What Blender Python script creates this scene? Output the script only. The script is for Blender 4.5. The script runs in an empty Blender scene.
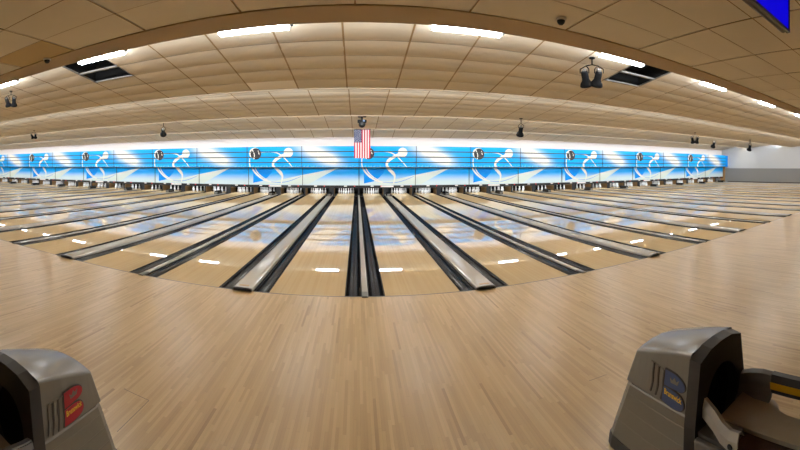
import bpy, math, random
from mathutils import Vector
random.seed(7)
PI = math.pi
scene = bpy.context.scene
COL = scene.collection

# ------------------------------------------------------------------ materials
def _new(name):
    m = bpy.data.materials.new(name); m.use_nodes = True
    nt = m.node_tree
    return m, nt, nt.nodes['Principled BSDF']

def srgb(r, g, b):
    f = lambda c: (c/255/12.92) if c/255 <= .04045 else ((c/255+.055)/1.055)**2.4
    return (f(r), f(g), f(b), 1)

def mat(name, rgb, rough=.5, metal=0.0, spec=.5, emit=None, estr=0.0, coat=0.0, noise=0.0, nscale=8.0):
    m, nt, b = _new(name)
    c = srgb(*rgb)
    b.inputs['Base Color'].default_value = c
    b.inputs['Roughness'].default_value = rough
    b.inputs['Metallic'].default_value = metal
    b.inputs['Specular IOR Level'].default_value = spec
    b.inputs['Coat Weight'].default_value = coat
    if emit:
        b.inputs['Emission Color'].default_value = srgb(*emit)
        b.inputs['Emission Strength'].default_value = estr
    if noise:
        n = nt.nodes.new('ShaderNodeTexNoise'); n.inputs['Scale'].default_value = nscale; n.inputs['Detail'].default_value = 4
        g = nt.nodes.new('ShaderNodeNewGeometry')
        nt.links.new(g.outputs['Position'], n.inputs['Vector'])
        mx = nt.nodes.new('ShaderNodeMix'); mx.data_type = 'RGBA'
        mx.inputs[6].default_value = tuple(x*(1-noise) for x in c[:3])+(1,)
        mx.inputs[7].default_value = tuple(min(1, x*(1+noise)) for x in c[:3])+(1,)
        nt.links.new(n.outputs['Fac'], mx.inputs[0]); nt.links.new(mx.outputs[2], b.inputs['Base Color'])
    return m

class N:
    """small chain builder for math nodes"""
    def __init__(s, nt): s.nt = nt
    def m(s, op, a, b=None, c=None):
        n = s.nt.nodes.new('ShaderNodeMath'); n.operation = op
        for i, v in enumerate((a, b, c)):
            if v is None: continue
            if isinstance(v, (int, float)): n.inputs[i].default_value = v
            else: s.nt.links.new(v, n.inputs[i])
        return n.outputs[0]
    def mix(s, f, a, b):
        n = s.nt.nodes.new('ShaderNodeMix'); n.data_type = 'RGBA'
        if isinstance(f, (int, float)): n.inputs[0].default_value = f
        else: s.nt.links.new(f, n.inputs[0])
        for i, v in ((6, a), (7, b)):
            if isinstance(v, tuple): n.inputs[i].default_value = v
            else: s.nt.links.new(v, n.inputs[i])
        return n.outputs[2]
    def step(s, x, lo, hi):
        n = s.nt.nodes.new('ShaderNodeMapRange'); n.interpolation_type = 'SMOOTHSTEP'
        s.nt.links.new(x, n.inputs[0]); n.inputs[1].default_value = lo; n.inputs[2].default_value = hi
        return n.outputs[0]

def plank_mat(name, cols, bw, bl, rough, rough_var=.0, spec=.5, gap=.25, coat=0.0, bump=0.0, streak=.2, wear=0.0):
    """boards running along world Y: random tone per board, long grain"""
    m, nt, b = _new(name); q = N(nt)
    g = nt.nodes.new('ShaderNodeNewGeometry')
    sp = nt.nodes.new('ShaderNodeSeparateXYZ'); nt.links.new(g.outputs['Position'], sp.inputs[0])
    x, y = sp.outputs[0], sp.outputs[1]
    row = q.m('FLOOR', q.m('DIVIDE', x, bw))
    wn = nt.nodes.new('ShaderNodeTexWhiteNoise'); wn.noise_dimensions = '1D'; nt.links.new(row, wn.inputs['W'])
    yy = q.m('ADD', q.m('DIVIDE', y, bl), q.m('MULTIPLY', wn.outputs['Value'], 17.3))
    cell = q.m('FLOOR', yy)
    cb = nt.nodes.new('ShaderNodeCombineXYZ'); nt.links.new(row, cb.inputs[0]); nt.links.new(cell, cb.inputs[1])
    w2 = nt.nodes.new('ShaderNodeTexWhiteNoise'); w2.noise_dimensions = '3D'; nt.links.new(cb.outputs[0], w2.inputs['Vector'])
    ramp = nt.nodes.new('ShaderNodeValToRGB'); nt.links.new(w2.outputs['Value'], ramp.inputs[0])
    el = ramp.color_ramp.elements
    while len(el) < len(cols): el.new(.5)
    for i, (p, c) in enumerate(cols): el[i].position = p; el[i].color = srgb(*c)
    # grain
    cg = nt.nodes.new('ShaderNodeCombineXYZ'); nt.links.new(q.m('MULTIPLY', x, 60.0), cg.inputs[0]); nt.links.new(q.m('MULTIPLY', y, 2.2), cg.inputs[1])
    nt.links.new(q.m('MULTIPLY', w2.outputs['Value'], 9.0), cg.inputs[2])
    ns = nt.nodes.new('ShaderNodeTexNoise'); ns.inputs['Scale'].default_value = 1.0; ns.inputs['Detail'].default_value = 5; nt.links.new(cg.outputs[0], ns.inputs['Vector'])
    k = q.m('ADD', 1.0-streak*.5, q.m('MULTIPLY', ns.outputs['Fac'], streak))
    # seams
    fx = q.m('FRACT', q.m('DIVIDE', x, bw)); fy = q.m('FRACT', yy)
    sx = q.m('LESS_THAN', fx, .06); sy = q.m('LESS_THAN', fy, .006)
    k = q.m('MULTIPLY', k, q.m('SUBTRACT', 1.0, q.m('MULTIPLY', q.m('MAXIMUM', sx, sy), gap)))
    if wear:
        n3 = nt.nodes.new('ShaderNodeTexNoise'); n3.inputs['Scale'].default_value = .7; n3.inputs['Detail'].default_value = 3; nt.links.new(g.outputs['Position'], n3.inputs['Vector'])
        k = q.m('MULTIPLY', k, q.m('ADD', 1-wear*.5, q.m('MULTIPLY', n3.outputs['Fac'], wear)))
    vm = nt.nodes.new('ShaderNodeVectorMath'); vm.operation = 'SCALE'
    nt.links.new(ramp.outputs[0], vm.inputs[0]); nt.links.new(k, vm.inputs['Scale'])
    nt.links.new(vm.outputs[0], b.inputs['Base Color'])
    b.inputs['Roughness'].default_value = rough
    b.inputs['Specular IOR Level'].default_value = spec
    b.inputs['Coat Weight'].default_value = coat; b.inputs['Coat Roughness'].default_value = .008
    if bump:
        n4 = nt.nodes.new('ShaderNodeTexNoise'); n4.inputs['Scale'].default_value = 1.0; n4.inputs['Detail'].default_value = 3
        c4 = nt.nodes.new('ShaderNodeCombineXYZ'); nt.links.new(q.m('MULTIPLY', x, 1.2), c4.inputs[0]); nt.links.new(q.m('MULTIPLY', y, 3.0), c4.inputs[1])
        nt.links.new(c4.outputs[0], n4.inputs['Vector'])
        bp = nt.nodes.new('ShaderNodeBump'); bp.inputs['Strength'].default_value = bump; bp.inputs['Distance'].default_value = .02
        nt.links.new(n4.outputs['Fac'], bp.inputs['Height']); nt.links.new(bp.outputs[0], b.inputs['Normal'])
    return m

M = {}
M['approach'] = plank_mat('approach_wood', [(0, (150, 121, 82)), (.04, (170, 142, 100)), (.55, (183, 155, 111)), (1, (193, 165, 122))], .024, .62, .3, spec=.4, gap=.16, streak=.3, wear=.18)
M['lane'] = plank_mat('lane_maple', [(0, (229, 199, 150)), (.5, (233, 204, 156)), (1, (237, 209, 162))], .0272, 6.0, .03, spec=.8, gap=.03, streak=.06, coat=1.0)
M['foul'] = mat('foul_line_black', (38, 34, 32), .35)
M['gutter'] = mat('gutter_charcoal', (27, 25, 25), .27, spec=.24)
M['gutter_lip'] = mat('gutter_lip_black', (14, 13, 13), .6, spec=.2)
M['cap'] = mat('cap_grey', (176, 170, 160), .14, spec=.6)
M['cap_end'] = mat('cap_end_pewter', (92, 88, 82), .35, metal=.6)
M['cap_tag'] = mat('cap_tag_gold', (150, 112, 62), .5)
M['slab'] = mat('slab_dark', (40, 36, 33), .8)
M['ceil'] = mat('ceiling_tile_tan', (216, 202, 178), .85, noise=.04, nscale=2.0)
M['ceil_alt'] = mat('ceiling_tile_light', (242, 232, 216), .85)
M['ceil_near'] = mat('ceiling_near_tile', (230, 224, 214), .85, noise=.04, nscale=2.0)
M['ceil_stain'] = mat('ceiling_near_tile_stained', (200, 178, 138), .85)
M['grid'] = mat('ceiling_grid_brown', (156, 126, 84), .7)
M['fascia'] = mat('fascia_brown', (168, 144, 108), .7)
M['riser'] = mat('riser_white', (225, 218, 205), .8)
M['wall_white'] = mat('wall_white', (238, 232, 230), .8)
M['wall_tan'] = mat('wall_tan', (200, 182, 156), .8)
M['wall_upper'] = mat('wall_side_pale', (198, 201, 206), .75, noise=.02, nscale=1.5)
M['wall_lower'] = mat('wall_side_grey', (134, 135, 138), .75)
M['base'] = mat('baseboard_dark', (60, 56, 54), .6)
M['black'] = mat('black_matte', (14, 14, 15), .6)
M['void'] = mat('void_black', (5, 5, 5), .9)
M['kick'] = mat('kickback_brown', (138, 106, 66), .6)
M['pin'] = mat('pin_white', (240, 240, 240), .25, spec=.6)
M['card'] = mat('card_white', (238, 236, 232), .6)
M['led'] = mat('indicator_red', (190, 20, 30), .4, emit=(230, 20, 40), estr=1.2)
M['lamp'] = mat('lamp_tube', (255, 252, 246), .4, emit=(236, 244, 255), estr=25.0)
M['housing'] = mat('lamp_housing_white', (225, 222, 215), .5)
M['blackmetal'] = mat('metal_black', (13, 13, 15), .75, spec=.15)
M['steel'] = mat('steel_grey', (128, 124, 118), .5, metal=.3)
M['lens'] = mat('lens_blue_grey', (90, 105, 130), .15, spec=.6)
M['cream'] = mat('mural_cream', (240, 237, 228), .6, spec=.2)
M['pale'] = mat('mural_pale_green', (218, 230, 224), .6, spec=.2)
M['deep'] = mat('mural_deep_blue', (0, 140, 236), .6, spec=.2)
M['bowlball'] = mat('mural_ball_charcoal', (56, 56, 62), .6, spec=.2)
M['bluish'] = mat('mural_line_blue', (60, 150, 230), .6)
M['flag_red'] = mat('flag_red', (200, 36, 60), .8)
M['flag_white'] = mat('flag_white', (240, 236, 236), .8)
M['flag_blue'] = mat('flag_blue', (40, 62, 112), .8)
M['screen'] = mat('screen_blue', (0, 0, 10), .6, spec=.05, emit=(8, 4, 205), estr=1.0)
M['tvblack'] = mat('television_black', (22, 21, 20), .35)
M['tvgrey'] = mat('television_underside', (74, 66, 58), .45)
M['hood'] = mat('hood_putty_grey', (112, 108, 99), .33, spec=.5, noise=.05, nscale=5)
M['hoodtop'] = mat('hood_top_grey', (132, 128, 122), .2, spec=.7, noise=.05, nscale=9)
M['frame'] = mat('hood_frame_black', (40, 38, 37), .5)
M['inside'] = mat('hood_inside_black', (8, 8, 8), .8)
M['tray'] = mat('rack_tray_tan', (152, 140, 120), .4, noise=.12, nscale=14)
M['rail'] = mat('rack_rail_grey', (92, 88, 82), .45)
M['guard'] = mat('rack_guard_grey', (104, 102, 102), .5)
M['carpet'] = mat('rack_carpet_brown', (74, 52, 38), .95, noise=.3, nscale=120)
M['yellow'] = mat('rack_stripe_yellow', (216, 166, 10), .5)
M['deflect'] = mat('rack_deflector_pale', (176, 172, 162), .35)
M['logo_blue'] = mat('emblem_blue', (54, 72, 112), .4)
M['logo_red'] = mat('emblem_red', (168, 26, 44), .4)
M['logo_grey'] = mat('emblem_grey', (112, 106, 96), .4)
M['logo_dark'] = mat('emblem_outline', (58, 54, 50), .5)
M['gold'] = mat('emblem_gold', (232, 190, 60), .5)

def polish(m, fac, rough):
    """evenly oiled surface: colour under a thin mirror film of fixed strength"""
    nt = m.node_tree; b = nt.nodes['Principled BSDF']; out = nt.nodes['Material Output']
    b.inputs['Specular IOR Level'].default_value = 0; b.inputs['Coat Weight'].default_value = 0; b.inputs['Roughness'].default_value = .9
    g = nt.nodes.new('ShaderNodeBsdfGlossy'); g.inputs['Roughness'].default_value = rough; g.inputs['Color'].default_value = (1, 1, 1, 1)
    x = nt.nodes.new('ShaderNodeMixShader'); x.inputs[0].default_value = fac
    nt.links.new(b.outputs[0], x.inputs[1]); nt.links.new(g.outputs[0], x.inputs[2]); nt.links.new(x.outputs[0], out.inputs['Surface'])
polish(M['lane'], .44, .012); polish(M['gutter'], .055, .16); polish(M['cap'], .2, .14); polish(M['gutter_lip'], .03, .4)

def mural_mat(name, off):
    m, nt, b = _new(name); q = N(nt)
    tc = nt.nodes.new('ShaderNodeTexCoord'); sp = nt.nodes.new('ShaderNodeSeparateXYZ'); nt.links.new(tc.outputs['Object'], sp.inputs[0])
    u = q.m('ADD', q.m('DIVIDE', sp.outputs[0], 3.45), off)
    v = q.m('DIVIDE', q.m('SUBTRACT', sp.outputs[2], .61), 2.33)
    ns = nt.nodes.new('ShaderNodeTexNoise'); ns.inputs['Scale'].default_value = 1.6; ns.inputs['Detail'].default_value = 3
    nt.links.new(tc.outputs['Object'], ns.inputs['Vector'])
    jit = q.m('MULTIPLY', q.m('SUBTRACT', ns.outputs['Fac'], .5), .35)
    def blob(uc, vc, ang, a, c):
        du = q.m('MULTIPLY', q.m('SUBTRACT', u, uc), 3.45); dv = q.m('MULTIPLY', q.m('SUBTRACT', v, vc), 2.33)
        ca, sa = math.cos(ang), math.sin(ang)
        p = q.m('DIVIDE', q.m('ADD', q.m('MULTIPLY', du, ca), q.m('MULTIPLY', dv, sa)), a)
        r = q.m('DIVIDE', q.m('SUBTRACT', q.m('MULTIPLY', dv, ca), q.m('MULTIPLY', du, sa)), c)
        d = q.m('ADD', q.m('ADD', q.m('MULTIPLY', p, p), q.m('MULTIPLY', r, r)), jit)
        return q.m('POWER', 2.718, q.m('MULTIPLY', d, -1.0))
    burst = q.m('MINIMUM', 1.0, q.m('ADD', q.m('MULTIPLY', blob(1.25, .86, -.40, 1.15, .42), 1.25), blob(1.5, .66, -.3, .62, .3)))
    low = q.step(v, .34, .06)
    blue = srgb(0, 164, 246)
    c = q.mix(q.m('MULTIPLY', low, .86), blue, srgb(226, 238, 236))
    c = q.mix(burst, c, srgb(242, 240, 234))
    # speckled row just over the shelf
    band = q.m('MULTIPLY', q.step(v, .455, .475), q.step(v, .54, .50))
    sn = nt.nodes.new('ShaderNodeTexNoise'); sn.inputs['Scale'].default_value = 9.0; nt.links.new(tc.outputs['Object'], sn.inputs['Vector'])
    c = q.mix(q.m('MULTIPLY', band, q.m('MULTIPLY', q.step(sn.outputs['Fac'], .45, .62), .55)), c, srgb(150, 215, 250))
    nt.links.new(c, b.inputs['Base Color']); b.inputs['Roughness'].default_value = .6; b.inputs['Specular IOR Level'].default_value = .2
    return m
M['mural_a'] = mural_mat('mural_ball_and_pin_ground', 0.0)
M['mural_b'] = mural_mat('mural_burst_ground', 1.0)

# ------------------------------------------------------------------ mesh builder
class MB:
    def __init__(s): s.v = []; s.f = []; s.mi = []; s.sm = []
    def add(s, vs, fs, mi=0, smooth=False):
        o = len(s.v); s.v += [tuple(p) for p in vs]
        for f in fs: s.f.append([i+o for i in f]); s.mi.append(mi); s.sm.append(smooth)
    def box(s, x0, x1, y0, y1, z0, z1, mi=0):
        vs = [(x, y, z) for z in (z0, z1) for y in (y0, y1) for x in (x0, x1)]
        s.add(vs, [(0, 2, 3, 1), (4, 5, 7, 6), (0, 1, 5, 4), (2, 6, 7, 3), (0, 4, 6, 2), (1, 3, 7, 5)], mi)
    def quad(s, a, b, c, d, mi=0): s.add([a, b, c, d], [(0, 1, 2, 3)], mi)
    def lathe(s, prof, n=16, c=(0, 0, 0), axis='z', mi=0, smooth=True):
        """prof: (radius, along-axis)"""
        vs = []
        for r, h in prof:
            for k in range(n):
                a = 2*PI*k/n; p, t = r*math.cos(a), r*math.sin(a)
                vs.append({'z': (c[0]+p, c[1]+t, c[2]+h), 'y': (c[0]+p, c[1]+h, c[2]-t), 'x': (c[0]+h, c[1]+p, c[2]+t)}[axis])
        fs = []
        for i in range(len(prof)-1):
            for k in range(n):
                k2 = (k+1) % n
                fs.append((i*n+k, i*n+k2, (i+1)*n+k2, (i+1)*n+k))
        s.add(vs, fs, mi, smooth)
        s.add([vs[k] for k in range(n)], [tuple(reversed(range(n)))], mi)
        s.add([vs[(len(prof)-1)*n+k] for k in range(n)], [tuple(range(n))], mi)
    def tube(s, pts, r, n=8, mi=0):
        pts = [Vector(p) for p in pts]; rings = []
        for i, p in enumerate(pts):
            d = (pts[min(i+1, len(pts)-1)]-pts[max(i-1, 0)]).normalized()
            a = d.orthogonal().normalized() if i == 0 else (pa-d*pa.dot(d)).normalized()
            pa = a; b = d.cross(a)
            rings.append([p+(a*math.cos(2*PI*k/n)+b*math.sin(2*PI*k/n))*r for k in range(n)])
        vs = [v for ring in rings for v in ring]; fs = []
        for i in range(len(pts)-1):
            for k in range(n): fs.append((i*n+k, i*n+(k+1) % n, (i+1)*n+(k+1) % n, (i+1)*n+k))
        fs.append(tuple(reversed(range(n)))); fs.append(tuple((len(pts)-1)*n+k for k in range(n)))
        s.add(vs, fs, mi, True)
    def prism_y(s, prof, y0, y1, mi=0, smooth=False):
        """closed (x,z) outline, counter-clockwise seen from -y, pushed from y0 to y1"""
        n = len(prof); vs = [(x, y0, z) for x, z in prof]+[(x, y1, z) for x, z in prof]
        fs = [(i, i+n, (i+1) % n+n, (i+1) % n) for i in range(n)]
        s.add(vs, fs, mi, smooth); s.add(vs[:n], [tuple(range(n))], mi); s.add(vs[n:], [tuple(reversed(range(n)))], mi)
    def build(s, name, mats, parent=None, loc=None, bevel=0, seg=2, flip=False):
        me = bpy.data.meshes.new(name); me.from_pydata(s.v, [], s.f)
        if not isinstance(mats, (list, tuple)): mats = [mats]
        for m_ in mats: me.materials.append(m_)
        for i, p in enumerate(me.polygons): p.material_index = s.mi[i]; p.use_smooth = s.sm[i]
        me.update()
        o = bpy.data.objects.new(name, me); COL.objects.link(o)
        if parent: o.parent = parent
        if loc: o.location = loc
        if bevel:
            bm = o.modifiers.new('bevel', 'BEVEL'); bm.width = bevel; bm.segments = seg; bm.limit_method = 'ANGLE'; bm.angle_limit = .6
        return o

def tag(o, label, cat, group=None, kind=None):
    o['label'] = label; o['category'] = cat
    if group: o['group'] = group
    if kind: o['kind'] = kind
    return o
def struct(o): o['kind'] = 'structure'; return o
def thing(name, label, cat, loc, group=None):
    o = bpy.data.objects.new(name, None); o.empty_display_size = .1; COL.objects.link(o); o.location = loc
    return tag(o, label, cat, group)
def dup(root, loc, label):
    r = root.copy(); COL.objects.link(r); r.location = loc; r['label'] = label
    for ch in list(root.children):
        c = ch.copy(); COL.objects.link(c); c.parent = r
        for g in ch.children:
            d = g.copy(); COL.objects.link(d); d.parent = c
    return r

ORD = 'zeroth first second third fourth fifth sixth seventh eighth ninth tenth eleventh twelfth thirteenth fourteenth fifteenth sixteenth seventeenth eighteenth nineteenth twentieth twenty-first'.split()

# ------------------------------------------------------------------ layout
CAM_Z = 1.79
FOUL = 5.0                 # foul line
XC = .11                   # narrow division under the flag
PITCH = 3.45               # one pair of lanes
NP = 10                    # pairs on each side
XL, XR = XC-NP*PITCH-.5, 35.1
LANE_END = 24.3
MASK_U, MASK_L = 21.9, 22.25
BACK = 22.7
REAR = -7.0
HALF_LANE, GUT = .53, .235
narrow = [XC+PITCH*k for k in range(-NP, NP+1)]
wide = [XC+PITCH*k+PITCH/2 for k in range(-NP, NP)]
lanes = []                 # (centre x, n from the flag, side)
for k in range(-NP, NP):
    lanes += [XC+PITCH*k+.81, XC+PITCH*k+2.64]
def lane_name(i):
    n = i-2*NP
    return (n+1, 'right') if n >= 0 else (-n, 'left')
def pair_name(k):
    return (k+1, 'right') if k >= 0 else (-k, 'left')

# ------------------------------------------------------------------ floor and shell
m = MB(); m.box(XL, XR, REAR, FOUL, -.10, 0)
floor = struct(m.build('floor', M['approach']))
m = MB(); m.box(XL, XR, FOUL+.001, 26.0, -.30, -.14)
struct(m.build('floor_under_lanes', M['slab']))
m = MB(); m.box(XC+NP*PITCH+.05, XR, FOUL+.001, 24.0, -.139, 0)
struct(m.build('floor_beside_lanes', M['approach']))
# floor seam cuts
def seam(pts):
    m = MB()
    for (x0, y0), (x1, y1) in zip(pts[:-1], pts[1:]):
        d = Vector((x1-x0, y1-y0, 0)).normalized(); n_ = Vector((-d.y, d.x, 0))*.0022
        a, b = Vector((x0, y0, .0012)), Vector((x1, y1, .0012))
        m.quad(a-n_, b-n_, b+n_, a+n_)
    return m.build('seam', M['foul'], floor)
def unproj(px, py, z):
    th = (px-357)/366; r = (z-CAM_Z)/((166-py)/366)
    return (r*math.sin(th), r*math.cos(th))
seam([unproj(124, 389, 0), unproj(149, 400.5, 0), unproj(117, 432, 0)])
seam([unproj(589, 381, 0), unproj(607, 374.5, 0)])

m = MB(); m.box(XR, XR+.15, REAR, 26, -.3, 1.54, 0); struct(m.build('wall_right_lower', M['wall_lower']))
m = MB(); m.box(XR+.01, XR+.15, REAR, 26, 1.54, 4.9, 0); struct(m.build('wall_right', M['wall_upper']))
m = MB(); m.box(XR-.012, XR-.001, REAR, 21.9, .001, .10); struct(m.build('baseboard_right', M['base']))
m = MB(); m.box(XL-.15, XL, REAR, 26, -.3, 4.9); struct(m.build('wall_left', M['wall_tan']))
m = MB(); m.box(XL, XR, REAR-.15, REAR, -.3, 3.6); struct(m.build('wall_rear', M['wall_tan']))
m = MB(); m.box(XL, XR, BACK, BACK+.12, 2.7, 4.3); struct(m.build('wall_back', M['wall_white']))
m = MB(); m.box(XL, XR, 25.6, 25.8, -.3, 4.3); struct(m.build('wall_back_pit', M['void']))
# white wall drops from the ceiling just behind the mural's top edge
m = MB(); m.box(XL, XR, 22.3, BACK, 2.80, 2.94); struct(m.build('trim_1', M['wall_white']))

# ------------------------------------------------------------------ ceiling: flat near part, then sloped bays of tiles that step up behind every lip
NEAR_Z = 3.46
LIPS = [4.2, 9.15, 14.15, 19.15]
def bay_z(b, y):
    if b == 0: return 3.73+.15*(9.15-y)
    if b in (1, 2): return 3.74+.102*((14.15, 19.15)[b-1]-y)
    return 3.61+.195*(22.5-y)
BAY_END = [9.15, 14.15, 19.15, BACK]
TW, TD = 1.22, .61
holes = {}   # bay 0: missing tiles (column, row from the lip)
def tile_bay(b, y0, y1, zf, x_phase, name, mats, skip=(), alt=()):
    m = MB(); gap = .009
    k0 = math.floor((XL-x_phase)/TW); k1 = math.ceil((XR-x_phase)/TW)
    rows = []; y = y1; r = 0
    while y > y0+.02:
        rows.append((max(y0, y-TD), y, r)); y -= TD; r += 1
    for k in range(k0, k1):
        xa, xb = max(XL, x_phase+k*TW), min(XR, x_phase+(k+1)*TW)
        if xb-xa < .05: continue
        for (ya, yb, r) in rows:
            if (k, r) in skip: continue
            mi = 2 if (k, r) in alt else 0
            vs = []; nx, ny = 3, 5; rnd = random.uniform(-.002, .002)
            for j in range(ny+1):
                for i in range(nx+1):
                    u, v = i/nx, j/ny
                    x = xa+gap+(xb-xa-2*gap)*u; yy = ya+gap*.7+(yb-ya-1.4*gap)*v
                    sag = -SAG*(math.sin(PI*v)**.8 if 0 < v < 1 else 0)*(.6+.4*math.sin(PI*u))+rnd
                    vs.append((x, yy, zf(yy)+sag))
            fs = [(j*(nx+1)+i, (j+1)*(nx+1)+i, (j+1)*(nx+1)+i+1, j*(nx+1)+i+1) for j in range(ny) for i in range(nx)]
            m.add(vs, fs, mi, True)
        # grid runner along Y
    for k in range(k0, k1+1):
        x = x_phase+k*TW
        if not XL < x < XR: continue
        w = .018 if b < 5 else .006
        ya, yb = rows[-1][0], y1
        if any((k-1, r) in skip and (k, r) in skip for *_, r in rows): pass
        m.quad((x-w, ya, zf(ya)-.009), (x-w, yb, zf(yb)-.009), (x+w, yb, zf(yb)-.009), (x+w, ya, zf(ya)-.009), 1)
    for (ya, yb, r) in rows:
        m.quad((XL, yb-.008, zf(yb-.008)+.003), (XL, yb+.008, zf(yb+.008)+.003), (XR, yb+.008, zf(yb+.008)+.003), (XR, yb-.008, zf(yb-.008)+.003), 1)
    return struct(m.build(name, mats))
SAG = .013
XPH = -.245
# openings in the first sloped bay, two tiles deep, beside the lamps
skip0 = {(-5, 3), (-5, 4), (5, 3), (5, 4)}
alt0 = {(-2, 0)}
bays = []
for b in range(4):
    y0 = LIPS[b]; y1 = BAY_END[b]
    zf = (lambda bb: (lambda y: bay_z(bb, y)))(b)
    bays.append(tile_bay(b, y0, y1, zf, XPH, 'ceiling_bay', [M['ceil'], M['grid'], M['ceil_alt']], skip0 if b == 0 else (), alt0 if b == 0 else ()))
    # riser behind the lip
    zl = NEAR_Z if b == 0 else bay_z(b-1, y0)
    m = MB(); m.box(XL, XR, y0-.05, y0, zl+(.0 if b == 0 else .004), bay_z(b, y0)+.02)
    struct(m.build('ceiling_riser', M['riser']))
    if b > 0:
        m = MB(); m.box(XL, XR, y0-.06, y0+.012, zl-.022, zl+.004); struct(m.build('trim_%d' % (b+1), M['ceil']))
SAG = .0
near = tile_bay(9, REAR, 3.78, lambda y: NEAR_Z+.0, 3.64, 'ceiling', [M['ceil_near'], M['grid'], M['ceil_stain']], (), {(-7, 0)})
m = MB(); m.box(XL, XR, 3.78, 4.212, NEAR_Z-.012, NEAR_Z+.03); struct(m.build('trim_5', M['fascia']))
for x in [3.64+TW*2*k for k in range(-15, 14)]:
    pass
# dark plenum behind the open tiles
m = MB(); m.box(XL, XR, 3.0, BACK+.1, 4.95, 5.05); struct(m.build('ceiling_slab', M['void']))

# missing tiles: an opening with its steel grid left in place
def opening(k, label):
    xa, xb = XPH+k*TW, XPH+(k+1)*TW
    ya, yb = 9.15-5*TD, 9.15-3*TD
    t = thing('ceiling_opening', label, 'ceiling opening', (xa, ya, bay_z(0, ya)), 'open ceiling tiles')
    L = lambda x, y, dz: (x-xa, y-ya, bay_z(0, y)-bay_z(0, ya)+dz)
    m = MB(); h = .42      # dark well above the grid
    for (p, q_) in (((xa, ya), (xb, ya)), ((xb, ya), (xb, yb)), ((xb, yb), (xa, yb)), ((xa, yb), (xa, ya))):
        m.quad(L(*p, .005), L(*q_, .005), L(*q_, h), L(*p, h))
    m.quad(L(xa, ya, h), L(xb, ya, h), L(xb, yb, h), L(xa, yb, h))
    m.build('dark_cavity', M['void'], t)
    def bar(p, q_, w=.02):
        m = MB(); d = Vector((q_[0]-p[0], q_[1]-p[1], 0)).normalized(); n_ = Vector((-d.y, d.x, 0))*w
        vs = []
        for (x, y) in (p, q_):
            for s_ in (-1, 1):
                for dz in (-.012, .02):
                    vs.append(L(x+n_.x*s_, y+n_.y*s_, dz))
        m.add(vs, [(0, 2, 3, 1), (4, 5, 7, 6), (0, 1, 5, 4), (2, 6, 7, 3), (0, 4, 6, 2), (1, 3, 7, 5)])
        m.build('grid_bar', M['steel'], t)
    ym = (ya+yb)/2
    bar((xa, ym), (xb, ym), .03); bar((xa, yb), (xb, yb), .018); bar((xa, ya), (xa, yb), .018); bar((xb, ya), (xb, yb), .012)
opening(-5, 'black open gap of missing ceiling tiles beside light, left of the flag')
opening(5, 'black open gap of missing ceiling tiles beside twin spotlight, right of the flag')

LK = 1.0
# ------------------------------------------------------------------ fluorescent lights
ROWS = [(5.9, 4.10), (9.9, 3.958), (14.9, 3.912), (19.9, 3.905)]
ROWW = ['nearest ceiling step', 'second ceiling step', 'third ceiling step', 'farthest ceiling step']
def make_light(label, loc, ytop):
    t = thing('fluorescent_light', label, 'ceiling light', loc, 'fluorescent lights behind the ceiling steps')
    m = MB(); m.box(-.60, .60, -.055, .055, -.06, .045); m.build('diffuser', M['lamp'], t, bevel=.004)
    m = MB(); m.box(-.62, .62, -.03, .03, .046, .075); m.build('housing', M['housing'], t)
    for s_ in (-1, 1):
        m = MB(); m.box(s_*.601 if s_ > 0 else -.63, .63 if s_ > 0 else -.601, -.05, .05, -.05, .045); m.build('end_cap', M['housing'], t)
        m = MB(); m.box(s_*.52-.012, s_*.52+.012, -.012, .012, .076, ytop-loc[2]-.004); m.build('hanger', M['steel'], t)
    m = MB(); m.box(.631, .67, -.03, .03, -.01, .03); m.build('connector', M['black'], t)
    return t
for r, (ly, lz) in enumerate(ROWS):
    proto = None
    for k in range(-NP, NP):
        n, side = pair_name(k)
        lab = 'white fluorescent light in the %s, %s to the %s of the flag' % (ROWW[r], ORD[n], side)
        if proto is None: proto = make_light(lab, (wide[k+NP], ly, lz), bay_z(r, ly))
        else: dup(proto, (wide[k+NP]+({-1: -.1, -2: .1, 1: -.06, 2: -.06}.get(k, 0) if r == 0 else 0), ly, lz), lab)

# unseen strips behind each lip: first inferred from bright tiles, others added to brighten bays
COVE = [(1.0, .15, 430, 55), (.95, .12, 400, 55), (.95, .12, 420, 55), (.30, .20, 440, 78)]
for b, (dy, dz, en, tilt) in enumerate(COVE):
    nseg = 5; L = (XR-XL)/nseg
    for i in range(nseg):
        ld = bpy.data.lights.new('unseen_cove_strip', 'AREA'); ld.shape = 'RECTANGLE'; ld.size = L-.1; ld.size_y = .10; ld.energy = en*LK; ld.color = (.88, .94, 1.0)
        lo = bpy.data.objects.new('unseen_cove_strip', ld); COL.objects.link(lo)
        y = LIPS[b]+dy; lo.location = (XL+(i+.5)*L, y, bay_z(b, y)-dz)
        lo.rotation_euler = (math.radians(90+tilt-10), 0, 0)

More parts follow.
